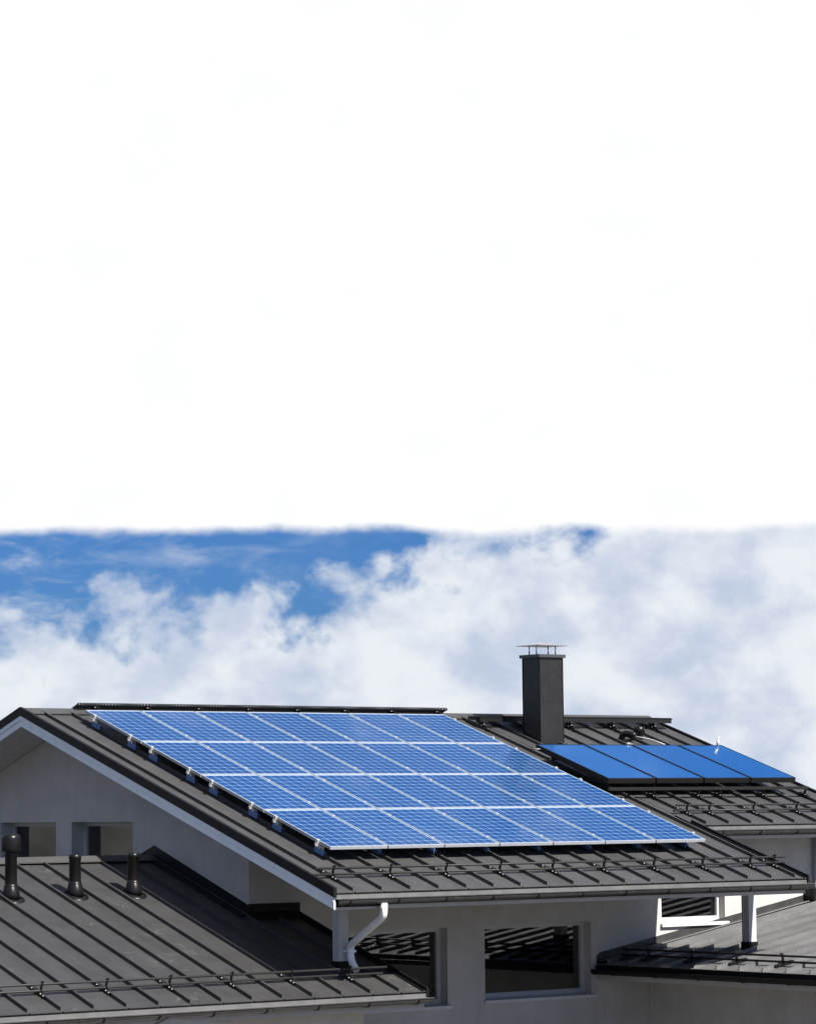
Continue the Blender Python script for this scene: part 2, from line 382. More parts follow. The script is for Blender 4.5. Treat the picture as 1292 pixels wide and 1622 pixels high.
# eave: drip edge, fascia, gutter with hangers (along +x at given y)
def arc_gutter(mb, p0, p1, out, r=.062):
    """half-round trough from p0 to p1, opening upwards, 'out' = unit vector away from the wall"""
    p0, p1, out = Vector(p0), Vector(p1), Vector(out); up_ = Vector((0, 0, 1)); prof = []
    for k_ in range(9):
        a = math.pi*k_/8; prof.append(-out*math.cos(a)*r - up_*math.sin(a)*r*1.15)
    inner = [q*.93 for q in prof][::-1]
    poly = [p0+q for q in prof+inner]; mb.prism(poly, p1-p0)
    bead = p0+out*(r+.004)+up_*.002
    mb.tube([bead, bead+(p1-p0)], .010, 8)
def eave_x(parent, x0, x1, ye, zf, label=None, gx0=None, gx1=None, hang=.82, hang0=0.0, fas=.20):
    z = zf(ye)
    gx0 = x0 if gx0 is None else gx0; gx1 = x1 if gx1 is None else gx1
    mb = MB(); mb.box((x0+.02, ye+.004, z-.078), (x1-.02, ye+.014, z-.028)); mb.hexa([(x0+.02,ye-.012,z-.086),(x1-.02,ye-.012,z-.086),(x1-.02,ye+.014,z-.078),(x0+.02,ye+.014,z-.078)],[(x0+.02,ye-.012,z-.082),(x1-.02,ye-.012,z-.082),(x1-.02,ye+.014,z-.0741),(x0+.02,ye+.014,z-.0741)])
    link('drip_edge', mb.mesh('drip_edge', 'drip'), parent)
    mb = MB(); mb.box((x0+.03, ye+.05, z-fas-.03), (x1-.03, ye+.085, z-.02)); link('eave_board', mb.mesh('eave_board', 'eave'), parent)
    gy = ye-.045; gz = z-.088
    mb = MB(); arc_gutter(mb, (gx0, gy, gz), (gx1, gy, gz), (0, -1, 0))
    for xe in (gx0, gx1-.006):                           # end stops
        poly = [(xe, gy+math.cos(math.pi*k_/8)*.066, gz-math.sin(math.pi*k_/8)*.066*1.15) for k_ in range(9)]
        mb.prism(poly, (.006, 0, 0))
    gt = link('gutter', mb.mesh('gutter', 'gutter'), parent)
    hb = MB()
    for k_ in range(10):
        a, b = math.pi*k_/10, math.pi*(k_+1)/10; r1, r2 = .0665, .0715
        P = lambda r_, t_: (0, math.cos(t_)*r_*-1, -math.sin(t_)*r_*1.15)
        hb.prism([P(r1, a), P(r2, a), P(r2, b), P(r1, b)], (.022, 0, 0))
    hb.box((-.03, .02, -.079), (.022, .075, -.0735))
    me = hb.mesh('gutter_hanger', 'flash')
    x = gx0+.12+hang0
    while x < gx1-.05:
        link('gutter_hanger', me, gt, (x, gy, gz)); x += hang
    jb = MB()                                            # joint sleeves
    for k_ in range(8):
        a, b = math.pi*k_/8, math.pi*(k_+1)/8
        jb.prism([(0, -math.cos(a)*.0635, -math.sin(a)*.0635*1.15), (0, -math.cos(a)*.066, -math.sin(a)*.066*1.15), (0, -math.cos(b)*.066, -math.sin(b)*.066*1.15), (0, -math.cos(b)*.0635, -math.sin(b)*.0635*1.15)], (.075, 0, 0))
    jm = jb.mesh('gutter_joint', 'gutter')
    for xx in [gx0+1.9+k_*3.0 for k_ in range(int((gx1-gx0)/3))]:
        if xx < gx1-.2: link('gutter_joint', jm, gt, (xx, gy, gz))
    return gt
eave_x(main_roof, XL+.0, XM, YE, zr, gx0=XL+.06, gx1=XM+.02)
eave_x(main_roof, XM-.02, XR, YE2, zr, gx0=XM-.1, gx1=XR, hang0=.45)

# ---- walls with openings
fn_front = lambda u, w, z: (u, WY+w, z)
fn_gable = lambda u, w, z: (GX+w, u, z)
def hole(w): return [(w[0], w[2]), (w[1], w[2]), (w[1], w[3]), (w[0], w[3])]
WIN_F = [(1.55, 3.70, -2.42, -1.27), (4.42, 6.55, -2.38, -1.265), (8.04, 9.42, -1.345, -.35)]
WIN_G = [(5.15, 6.89, -.32, .36), (7.35, 9.05, -.32, .36)]
top_f = lambda x: zr(WY)-.20
me = wall_mesh('front_wall', [(GX+.002, GZ), (XR-.35, GZ), (XR-.35, zr(WY)-.195), (GX+.002, zr(WY)-.195)], [hole(w) for w in WIN_F], fn_front, .3, 'wall')
link('front_wall', me, house)
ym = 12.6
me = wall_mesh('gable_wall', [(WY+.305, GZ), (ym, GZ), (ym, zb(ym)-.215), (YR, ZRIDGE-.215), (WY+.305, zr(WY+.305)-.215)], [hole(w) for w in WIN_G], fn_gable, .3, 'wall')
link('gable_wall', me, house)
mb = MB(); mb.box((GX, WY+.001, GZ), (GX+.0015, WY+.304, zr(WY)-.216)); link('wall_corner', mb.mesh('wall_corner', 'wall'), house)
mb = MB(); mb.box((GX+.3, ym-.3, GZ), (XR-.35, ym, zb(ym)-.2)); link('rear_wall', mb.mesh('rear_wall', 'wall'), house)
me = wall_mesh('end_wall', [(WY+.305, GZ), (ym-.305, GZ), (ym-.305, zb(ym-.305)-.2), (YR, ZRIDGE-.2), (WY+.305, zr(WY+.305)-.2)], [], lambda u, w, z: (XR-.65+w, u, z), .3, 'wall')
link('end_wall', me, house)
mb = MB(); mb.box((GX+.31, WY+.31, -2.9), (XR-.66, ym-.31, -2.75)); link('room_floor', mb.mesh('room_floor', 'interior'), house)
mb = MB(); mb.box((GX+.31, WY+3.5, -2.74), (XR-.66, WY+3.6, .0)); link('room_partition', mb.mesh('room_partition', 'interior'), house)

def window(fn, u0, u1, z0, z1, rec, label, near_right=True, sash=True, sill=True):
    w = link('window', None, house, fn((u0+u1)/2, rec, z0)); w.empty_display_size = .1; w['label'] = label
    fw_, fd = .065, .07
    def part(nm, m, boxes, bevel=0):
        mb = MB()
        for a, b in boxes: mb.box(fn(*a), fn(*b))
        return link(nm, mb.mesh(nm, m, bevel=bevel), w)
    part('frame', 'frame', [((u0, rec, z0), (u0+fw_, rec+fd, z1)), ((u1-fw_, rec, z0), (u1, rec+fd, z1)), ((u0+fw_, rec, z1-fw_), (u1-fw_, rec+fd, z1)), ((u0+fw_, rec, z0), (u1-fw_, rec+fd, z0+fw_+.02))])
    part('pane', 'glass', [((u0+fw_-.01, rec+.045, z0+fw_), (u1-fw_+.01, rec+.051, z1-fw_+.01))])
    if sill:
        s0, s1 = u0-.03, u1+.05
        mb = MB()
        lo = [fn(s0, -.055, z0-.055), fn(s1, -.055, z0-.055), fn(s1, rec+.01, z0+.008), fn(s0, rec+.01, z0+.008)]
        hi = [fn(s0, -.055, z0-.008), fn(s1, -.055, z0-.008), fn(s1, rec+.01, z0+.018), fn(s0, rec+.01, z0+.018)]
        mb.hexa(lo, hi); link('sill', mb.mesh('sill', 'sill'), w)
    return w
window(fn_front, *WIN_F[0], .17, 'dark window behind the annex roof corner, reflecting a metal roof')
window(fn_front, *WIN_F[1], .17, 'large dark window in the shaded front wall with light sill')
window(fn_front, *WIN_F[2], .12, 'small window in the sunlit white wall under the eave')
window(fn_gable, *WIN_G[0], .22, 'gable window nearest the corner, its lower part hidden by the annex ridge', sill=False)
window(fn_gable, *WIN_G[1], .22, 'gable window behind the hooded vent pipe at the left edge', sill=False)

# porch posts and beam
def post(x, y, w, z0, z1):
    mb = MB(); mb.box((x, y, z0+.10), (x+w, y+w, z1)); p = link('porch_post', mb.mesh('porch_post', 'frame', bevel=.004), house)
    mb = MB(); mb.box((x-.012, y-.012, z0-.03), (x+w+.012, y+w+.012, z0+.11)); link('post_base', mb.mesh('post_base', 'flash'), p)
post(.17, .05, .16, zl(.05), -.80)
post(7.94, .02, .16, -1.93+.174*(8.0-6.6), -.80)
mb = MB(); mb.box((.10, .03, -.799), (XM-.02, .22, zr(.03)-.192)); link('porch_beam', mb.mesh('porch_beam', 'frame'), house)

# ---- annex roof (lower left)
AX0, AX1, AYE, AYR = -9.55, 1.0, -.86, 4.55
ZAR = zl(AYR); zab = lambda y: ZAR-(y-AYR)*T
mb = MB(); slab(mb, AX0, AX1-.03, AYE+.04, WY-.002, zl, -.012, -.14); slab(mb, AX0, GX-.002, WY-.002, AYR, zl, -.012, -.14); slab(mb, AX0, GX-.002, AYR, 9.5, zab, -.012, -.14)
annex = tag(link('annex_roof', mb.mesh('annex_roof', 'black'), house), 'lower seamed metal roof with three vent pipes beside the gable')
S0 = .0475
nA = 18
sheet_long = sheet_mesh('roof_sheet', SEAM, (AYR-.02-AYE)/CS, 'annex_roof')
for k_ in range(1, nA+1):
    link('roof_sheet', sheet_long, annex, (S0-SEAM*k_, AYE, zl(AYE)), (TH, 0, 0))
lnS = (WY-.004-AYE)/CS
for k_, (x0, w_) in enumerate([(S0, SEAM), (S0+SEAM, AX1-.03-S0-SEAM)]):
    link('roof_sheet', sheet_mesh('roof_sheet', w_, lnS, 'annex_roof', k_ == 0), annex, (x0 if k_ == 0 else x0+.011, AYE, zl(AYE)), (TH, 0, 0))
mb = MB(); slab(mb, AX0, GX-.004, AYR, 9.5, zab, 0, -.011); link('rear_covering', mb.mesh('rear_covering', 'annex_roof'), annex)
rear = sheet_mesh('roof_sheet', SEAM, 4.9/CS, 'annex_roof')
for k_ in range(0, 10): link('roof_sheet', rear, annex, (S0-SEAM*k_, 9.45, zab(9.45)+.006), (TH, 0, math.pi))
ridge_cap(annex, AX0, GX-.03, AYR, ZAR+.015, 'ridge', .15)
verge(annex, AX1, AYE-.01, WY-.003, zl, 1, hi=.055, lo=-.06, w=.035); verge(annex, AX1-.08, AYE, WY-.003, zl, 1, hi=.02, lo=.001, w=.02)
# dark upstand flashing where the annex roof meets the walls
mb = MB()
fl = .15
mb.prism([(GX-.012, WY-.0, zl(WY)+.001), (GX-.012, AYR, ZAR+.001), (GX-.012, 9.4, zab(9.4)), (GX-.012, 9.4, zab(9.4)+fl), (GX-.012, AYR, ZAR+fl+.06), (GX-.012, WY, zl(WY)+fl+.02)], (.011, 0, 0))
mb.hexa([(GX-.16, WY+.01, zl(WY+.01)+.004), (GX-.012, WY+.01, zl(WY+.01)+.012), (GX-.012, AYR, ZAR+.012), (GX-.16, AYR, ZAR+.004)], [(GX-.16, WY+.01, zl(WY+.01)+.016), (GX-.012, WY+.01, zl(WY+.01)+.05), (GX-.012, AYR, ZAR+.05), (GX-.16, AYR, ZAR+.016)])
mb.box((GX-.013, WY-.012, zl(WY)-.01), (AX1-.02, WY-.001, zl(WY)+.19))
mb.hexa([(GX, WY-.14, zl(WY-.14)+.044), (AX1-.1, WY-.14, zl(WY-.14)+.044), (AX1-.1, WY-.013, zl(WY)+.044), (GX, WY-.013, zl(WY)+.044)], [(GX, WY-.14, zl(WY-.14)+.05), (AX1-.1, WY-.14, zl(WY-.14)+.05), (AX1-.1, WY-.013, zl(WY)+.075), (GX, WY-.013, zl(WY)+.075)])
link('wall_flashing', mb.mesh('wall_flashing', 'flash'), annex)
eave_x(annex, AX0, AX1, AYE, zl, gx0=AX0, gx1=AX1+.02, hang=.84, hang0=.1)
mb = MB(); mb.box((AX0+.2, -.36, GZ), (.27, -.06, zl(-.36)-.15)); link('annex_wall', mb.mesh('annex_wall', 'wall'), house)
mb = MB(); mb.box((AX0+.2, -.06, GZ), (AX0+.5, 9.0, zl(-.06)-.15)); link('annex_wall', mb.mesh('annex_wall', 'wall'), house)
mb = MB(); mb.box((AX0+.02, AYE+.09, zl(AYE)-.215), (AX1-.04, -.37, zl(AYE)-.2)); link('annex_soffit', mb.mesh('annex_soffit', 'board'), house)

# ---- right wing: roof rises to +x, its eave runs towards the camera
WP = .174; WT = math.atan(WP); WX, WXT = 6.62, 14.2; WY0, WY1 = -11.0, WY-.004
zw = lambda x: -1.93 + WP*(x-6.6)
mb = MB()
mb.hexa([(WX+.04, WY0, zw(WX+.04)-.14), (WXT, WY0, zw(WXT)-.14), (WXT, WY1, zw(WXT)-.14), (WX+.04, WY1, zw(WX+.04)-.14)], [(WX+.04, WY0, zw(WX+.04)-.012), (WXT, WY0, zw(WXT)-.012), (WXT, WY1, zw(WXT)-.012), (WX+.04, WY1, zw(WX+.04)-.012)])
wing = tag(link('wing_roof', mb.mesh('wing_roof', 'black'), house), 'low seamed metal roof sloping sideways at the right, partly in shadow')
WROT = (WT, 0, -math.pi/2)
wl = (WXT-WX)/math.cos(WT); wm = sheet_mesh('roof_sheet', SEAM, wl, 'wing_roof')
ys = -.10+SEAM*4                                          # local x runs towards -y
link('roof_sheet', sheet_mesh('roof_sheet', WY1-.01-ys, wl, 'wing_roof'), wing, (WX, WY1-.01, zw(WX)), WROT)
kk = 0
while ys-SEAM > WY0:
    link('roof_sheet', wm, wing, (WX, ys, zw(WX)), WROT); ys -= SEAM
mb = MB(); mb.prism([(WX+.04, WY-.013, zw(WX+.04)-.02), (WXT, WY-.013, zw(WXT)-.02), (WXT, WY-.013, zw(WXT)+.15), (WX+.12, WY-.013, zw(WX+.12)+.16), (WX+.04, WY-.013, zw(WX+.04)+.12)], (0, .011, 0))
mb.hexa([(WX+.05, WY-.13, zw(WX)+.045), (WXT, WY-.13, zw(WXT)+.045), (WXT, WY-.013, zw(WXT)+.045), (WX+.05, WY-.013, zw(WX)+.045)], [(WX+.05, WY-.13, zw(WX)+.052), (WXT, WY-.13, zw(WXT)+.052), (WXT, WY-.013, zw(WXT)+.07), (WX+.05, WY-.013, zw(WX)+.07)])
link('wall_flashing', mb.mesh('wall_flashing', 'gutter'), wing)
mb = MB(); mb.hexa([(WX+.1, WY-.150, zw(WX)+.058), (WXT, WY-.150, zw(WXT)+.058), (WXT, WY-.131, zw(WXT)+.058), (WX+.1, WY-.131, zw(WX)+.058)], [(WX+.1, WY-.150, zw(WX)+.066), (WXT, WY-.150, zw(WXT)+.066), (WXT, WY-.131, zw(WXT)+.075), (WX+.1, WY-.131, zw(WX)+.075)]); link('flashing_glint', mb.mesh('flashing_glint', 'drip'), wing)  # pale strip added for the light caught along the flashing base
def eave_y(parent, xe, y0, y1):
    z = zw(xe)
    mb = MB(); mb.box((xe+.004, y0, z-.078), (xe+.014, y1, z-.028)); link('drip_edge', mb.mesh('drip_edge', 'flash'), parent)
    mb = MB(); mb.box((xe+.05, y0, z-.24), (xe+.085, y1-.03, z-.02)); link('eave_board', mb.mesh('eave_board', 'eave'), parent)
    gx, gz = xe-.045, z-.088
    mb = MB(); arc_gutter(mb, (gx, y0, gz), (gx, y1-.02, gz), (-1, 0, 0)); mb.prism([(gx+math.cos(math.pi*k_/8)*.066, y1-.026, gz-math.sin(math.pi*k_/8)*.075) for k_ in range(9)], (0, .006, 0))
    gt = link('gutter', mb.mesh('gutter', 'flash'), parent)
    hb = MB()
    for k_ in range(10):
        a, b = math.pi*k_/10, math.pi*(k_+1)/10
        P = lambda r_, t_: (-math.cos(t_)*r_, 0, -math.sin(t_)*r_*1.15)
        hb.prism([P(.0665, a), P(.0715, a), P(.0715, b), P(.0665, b)], (0, .022, 0))
    me = hb.mesh('gutter_hanger', 'flash'); y = y1-.5
    while y > y0: link('gutter_hanger', me, gt, (gx, y, gz)); y -= .95
eave_y(wing, WX, WY0, WY1)
mb = MB(); mb.box((WX+.09, WY0, zw(WX)-.235), (7.74, WY-.005, zw(WX)-.22)); link('wing_soffit', mb.mesh('wing_soffit', 'board'), house)
mb = MB(); mb.box((7.74, WY0+.3, GZ), (8.04, WY-.004, zw(7.74)-.145)); link('wing_wall', mb.mesh('wing_wall', 'wall'), house)
mb = MB(); mb.box((8.04, WY0+.3, GZ), (WXT-.2, WY0+.6, zw(8.04)-.145)); link('wing_wall', mb.mesh('wing_wall', 'wall'), house)

# ---- chimney
CX0, CX1, CY0, CY1 = 8.43, 8.94, 5.45, 5.90; CZ = 3.03
mb = MB(); mb.box((CX0, CY0, zr(CY0)-.1), (CX1, CY1, CZ))
chim = tag(link('chimney', mb.mesh('chimney', 'chimney'), house), 'tall dark sheet-clad chimney with steel rain cap')
mb = MB(); e_ = .006
for (a, b) in ((CX0, CY0), (CX1, CY0), (CX0, CY1), (CX1, CY1)): mb.box((a-e_, b-e_, zr(CY0)-.05), (a+e_, b+e_, CZ-.002))
link('corner_trim', mb.mesh('corner_trim', 'flash'), chim)
for zj in (2.28,):
    mb = MB(); mb.box((CX0-.004, CY0-.004, zj), (CX1+.004, CY1+.004, zj+.012)); link('sheet_joint', mb.mesh('sheet_joint', 'chimney'), chim)
mb = MB(); mb.box((CX0-.03, CY0-.05, zr(CY0-.05)+.003), (CX1+.03, CY0-.013, zr(CY0)+.02)); mb.box((CX0-.06, CY0-.002, zr(CY0)+.005), (CX0-.004, CY1+.1, zr(CY0)+.03)); link('apron', mb.mesh('apron', 'flash'), chim)
mb = MB(); mb.box((CX0-.04, CY0-.04, CZ), (CX1+.04, CY1+.04, CZ+.055)); link('crown', mb.mesh('crown', 'crown', bevel=.004), chim)
lg = MB(); lg.tube([(0, 0, 0), (0, 0, .17)], .011, 8); lgm = lg.mesh('cap_leg', 'steel', True)
for a in (CX0+.045, CX1-.045):
    for b in (CY0+.13, CY1-.13): link('cap_leg', lgm, chim, (a, b, CZ+.055))
mb = MB(); o_ = .075; zc = CZ+.215; px, py = (CX0+CX1)/2, (CY0+CY1)/2
cs_ = [(CX0-o_, CY0-o_), (CX1+o_, CY0-o_), (CX1+o_, CY1+o_), (CX0-o_, CY1+o_)]
mb.add([(x, y, zc) for x, y in cs_]+[(px, py, zc+.055)]+[(x, y, zc-.012) for x, y in cs_], [(0,1,4),(1,2,4),(2,3,4),(3,0,4),(0,5,6,1),(1,6,7,2),(2,7,8,3),(3,8,5,0),(5,8,7,6)])
link('rain_cap', mb.mesh('rain_cap', 'steel'), chim)

# ---- downpipes
def smooth_path(pts, r=.1, n=5):
    pts = [Vector(q) for q in pts]; out_ = [pts[0]]
    for i in range(1, len(pts)-1):
        a, b, c = pts[i-1], pts[i], pts[i+1]
        p = b+(a-b).normalized()*min(r, (a-b).length*.45); q = b+(c-b).normalized()*min(r, (c-b).length*.45)
        for k_ in range(n+1):
            t = k_/n; out_.append(p*(1-t)**2 + b*2*t*(1-t) + q*t*t)
    return out_+[pts[-1]]
mb = MB(); mb.tube(smooth_path([(.03, YE-.05, zr(YE)-.155), (.03, YE-.05, zr(YE)-.33), (.30, -.03, -1.36), (.30, -.03, -1.55), (.30, -.17, -1.70)], .09), .043, 16, square=True)
dp = tag(link('downpipe', mb.mesh('downpipe', 'pipe_white', True), house), 'white kinked downpipe beside the porch post')
mb = MB(); mb.box((.24, -.085, -1.45), (.36, .045, -1.42)); link('pipe_clip', mb.mesh('pipe_clip', 'white'), dp)
mb = MB(); mb.tube(smooth_path([(11.45, 2.04, zr(2.04)-.21), (11.45, 2.04, -.92), (11.45, 1.86, -1.02)], .08), .042, 12)
tag(link('downpipe', mb.mesh('downpipe', 'eave', True), house), 'grey downpipe against the wall at the right edge')
mb = MB(); mb.box((11.2, 1.86, -1.07), (11.5, 2.085, -.86)); tag(link('outlet_box', mb.mesh('outlet_box', 'flash', bevel=.015), house), 'black outlet box at the foot of the right downpipe')

# ------------------------------------------------------------------ snow guards
bk = MB()
arm = [(0, -.17, .0), (0, -.17, .028), (0, -.13, .045), (0, -.035, .075), (0, -.03, .165), (0, -.055, .185), (0, -.05, .196), (0, -.015, .192), (0, .008, .165), (0, .010, .06), (0, .17, .05), (0, .19, .028), (0, .19, .0)]
bk.prism(arm, (.014, 0, 0)); bk.box((-.022, -.16, .012), (-.0005, .18, .044)); bk.box((.0145, -.16, .012), (.034, .18, .044))
bk.tube([(.004, -.008, .062), (.010, -.008, .062)], .026, 10); bk.tube([(-.006, -.010, .150), (.02, -.010, .150)], .026, 10)
bk_me = bk.mesh('bracket', 'black')
bo = MB(); bo.tube([(-.042, 0, .040), (-.040, 0, .040), (-.033, 0, .040), (-.020, 0, .040)], [.003, .006, .0080, .0080], 10); bo_me = bo.mesh('bolt', 'bolt')
def snow_guard(label, x0, x1, feet, y, zf, rot=(TH, 0, 0), org=None, r=.0165, trim=0.03):
    """feet are positions along the eave; local frame: x along eave, y up the slope, z normal"""
    o = org or (0, y, zf(y)); t = empty('snow_guard', label, 'snow guard', o, 'tube snow guards along the eaves', rot)
    for nm, h_, a, b in (('rail', .150, x0, x1), ('rail', .062, x0+trim, x1-trim)):
        mb = MB(); mb.tube([(a, -.012, h_), (b, -.012, h_)], r, 10); link(nm, mb.mesh(nm, 'rail', True), t, (0, 0, 0), local=True)
    for f in feet:
        b = link('bracket', bk_me, t, (f, 0, .004), local=True)
        for yy in (-.145, -.075, .15): link('bolt', bo_me, b, (0, yy, 0), local=True)
sx = lambda k_: XS0+SEAM*k_ - .007
snow_guard('long tube snow guard below the blue solar array', -.72, 8.10, [sx(k_) for k_ in (0, 2, 4, 6, 8, 10, 12, 14, 16, 17)], -.56, zr, trim=-.02)
snow_guard('tube snow guard below the dark framed solar collectors', 8.12, 12.15, [sx(k_) for k_ in (18, 19, 21, 23, 25)], 1.86, zr, trim=-.03)
snow_guard('tube snow guard along the lower left annex eave', -9.4, .68, [S0-SEAM*k_-.007 for k_ in range(0, 19, 2)], -.29, zl, trim=.05)
# on the wing the local x runs towards -y
snow_guard('tube snow guard on the shaded corner of the right wing roof', -1.93, 10.8, [.10-1.90+.0+SEAM*k_ for k_ in (0, 1, 3, 5, 7, 9, 11, 13, 15, 17, 19, 21, 23, 25)], 0, None, WROT, (7.06, 0, zw(7.06)), trim=0)

# ------------------------------------------------------------------ solar panels on rails
PW, PH, GWX, GHY = .99, 1.650, 1.01, 1.6722
FD = .042
fr = MB(); b_ = .020
fr.box((0, 0, -FD), (PW, b_, 0)); fr.box((0, PH-b_, -FD), (PW, PH, 0)); fr.box((0, b_, -FD), (.011, PH-b_, 0)); fr.box((PW-.011, b_, -FD), (PW, PH-b_, 0))
fr.box((.0, -.0012, -.012), (PW, .001, -.0105)); fr.box((.0, -.0012, -.031), (PW, .001, -.0295))
fr_me = fr.mesh('frame', 'alu')
bs = MB(); bs.box((.0112, b_+.0002, -.010), (PW-.0112, PH-b_-.0002, -.0045)); bs_me = bs.mesh('backsheet', 'back')
ce = MB(); cw, ch = .157, .158
for i in range(6):
    for j in range(10):
        x0 = .024+i*cw+.0060; y0 = .035+j*ch+.0068; x1 = x0+cw-.012; y1 = y0+ch-.0136; c_ = .010
        ce.add([(x0+c_,y0,-.0035),(x1-c_,y0,-.0035),(x1,y0+c_,-.0035),(x1,y1-c_,-.0035),(x1-c_,y1,-.0035),(x0+c_,y1,-.0035),(x0,y1-c_,-.0035),(x0,y0+c_,-.0035)], [(0,1,2,3,4,5,6,7)])
ce_me = ce.mesh('cell_grid', 'cell')
rows = ['bottom', 'second lowest', 'second highest', 'top']
cols = ['leftmost', 'second from the left', 'third from the left', 'middle', 'third from the right', 'second from the right', 'rightmost']
for j in range(4):
    for i in range(7):
        x = i*GWX + .010 - .010; s_ = j*GHY
        t = empty('solar_module', f'blue gridded solar panel, {cols[i]} in the {rows[j]} row of the array', 'solar panel', (x, s_*CS, s_*SN), 'solar panels of the blue roof array', (TH, 0, 0))
        link('frame', fr_me, t, local=True); link('backsheet', bs_me, t, local=True)
        tag(link('cell_grid', ce_me, t, local=True), None, kind='stuff')
# rails: two under each row, with end clamps, mid clamps and seam brackets
rl = MB(); rl.box((-.03, -.02, -FD-.045), (7*GWX+.01, .02, -FD-.0005)); rl.box((-.045, -.016, -FD-.040), (-.0301, .016, -FD-.006)); rl_me = rl.mesh('rail_bar', 'clamp')
ec = MB(); ec.box((-.030, -.024, -FD), (-.0015, .024, .004)); ec.box((-.030, -.024, .0042), (.014, .024, .009)); ec.tube([(-.016, 0, .009), (-.016, 0, .018)], .009, 8); ec_me = ec.mesh('end_clamp', 'clamp')
mc = MB(); mc.box((-.019, -.022, .0015), (.019, .022, .007)); mc.tube([(0, 0, .007), (0, 0, .014)], .008, 8); mc_me = mc.mesh('mid_clamp', 'clamp')
hh = (H*CS)-FD-.046                                       # rail underside above the roof sheet
sb = MB()
sb.box((-.034, -.11, -FD-.046-hh+.022), (-.022, .11, -FD-.046-hh+.098)); sb.box((.010, -.10, -FD-.046-hh+.025), (.020, .10, -FD-.046-hh+.075))
for q in range(6): sb.tube([(-.044, -.085+q*.034, -FD-.046-hh+.062), (-.0215, -.085+q*.034, -FD-.046-hh+.062)], .012, 8)
sb_me = sb.mesh('seam_bracket', 'bracket')
sr = MB(); sr.box((-.02, -.035, -FD-.046-hh+.080), (.02, -.005, -FD-.046)); sr.tube([(-.062, -.02, -FD-.050), (.0, -.02, -FD-.050)], .026, 12); sr_me = sr.mesh('riser', 'clamp')
ords = ['lowest', 'second lowest', 'third lowest', 'fourth lowest', 'fourth highest', 'third highest', 'second highest', 'highest']
for q in range(8):
    j = q//2; s_ = j*GHY + (.30 if q % 2 == 0 else 1.35)
    t = empty('mounting_rail', f'aluminium mounting rail under the solar panels, {ords[q]} of eight at the array edge', 'mounting rail', (0, s_*CS, s_*SN), 'rails carrying the solar array', (TH, 0, 0))
    link('rail_bar', rl_me, t, local=True); link('end_clamp', ec_me, t, local=True)
    e2 = link('end_clamp', ec_me, t, (7*GWX-.02, 0, 0), (0, 0, math.pi), local=True)
    for i in range(1, 7): link('mid_clamp', mc_me, t, (i*GWX-.010, 0, 0), local=True)
    for k_ in (1, 3, 5, 7, 9, 11, 13, 15):
        x = XS0+SEAM*k_
        b = link('seam_bracket', sb_me, t, (x, 0, 0), local=True); link('riser', sr_me, b, local=True)

# ------------------------------------------------------------------ thermal collectors on their frame
KX0, KX1 = 7.40, 11.60; KP = (KX1-KX0)/4; KO = .10       # glass lies KO above the panel plane
KY0, KY1 = 2.60, 4.37; KL = (KY1-KY0)/CS
kz = lambda y: y*T + KO
cf = MB(); kd = .085; e_ = .018
cf.box((.017, 0, -kd), (KP-.017, e_, 0)); cf.box((.017, KL-e_, -kd), (KP-.017, KL, 0)); cf.box((.017, e_, -kd), (.017+e_, KL-e_, 0)); cf.box((KP-.017-e_, e_, -kd), (KP-.017, KL-e_, 0))
cf.box((.019+e_, e_, -kd+.002), (KP-.019-e_, KL-e_, -kd+.01)); cf.box((.0, -.002, -.05), (KP, -.0005, -.045))
cf_me = cf.mesh('frame', 'collector_frame')
cg = MB(); cg.box((.017+e_, e_, -.02), (KP-.017-e_, KL-e_, -.004)); cg_me = cg.mesh('glass_cover', 'absorber')
for i, nm in enumerate(['first from the left, nearest the chimney', 'second from the left', 'third from the left', 'rightmost, at the roof end']):
    t = empty('solar_collector', f'plain blue glazed solar collector in black frame, {nm}', 'solar collector', (KX0+i*KP, KY0, kz(KY0)), 'black framed solar collectors', (TH, 0, 0))
    link('frame', cf_me, t, local=True); link('glass_cover', cg_me, t, local=True)
t = empty('collector_stand', 'dark steel support stand with feet under the four solar collectors', 'support stand', (KX0, KY0, zr(KY0)), rot=(TH, 0, 0))
hk = (KO+H)*CS-kd
mb = MB(); mb.box((-.05, -.035, hk-.075), (KX1-KX0+.17, .02, hk-.045)); mb.box((-.05, -.035, hk-.045), (KX1-KX0+.17, -.025, hk-.025)); link('rail_bar', mb.mesh('rail_bar', 'rail'), t, local=True)
mb = MB(); mb.box((-.05, KL-.35, hk-.05), (KX1-KX0+.17, KL-.30, hk-.01)); link('rail_bar', mb.mesh('rail_bar', 'rail'), t, local=True)
ft = MB(); ft.box((-.018, .0, .02), (.018, .03, hk-.076)); ft.box((-.03, -.07, .006), (-.012, .12, .06)); ft.box((.012, -.07, .006), (.03, .12, .06))
ft.tube([(-.035, -.055, .045), (.035, -.055, .045)], .028, 10); ft.tube([(-.035, .10, .045), (.035, .10, .045)], .028, 10); ft_me = ft.mesh('foot', 'black')
for k_ in (18, 20, 21, 23, 25):
    for yy in (0, KL-.34):
        f = link('foot', ft_me, t, (XS0+SEAM*k_-KX0, yy, 0), local=True)
        link('bolt', bo_me, f, (.004, -.02, .02), local=True)

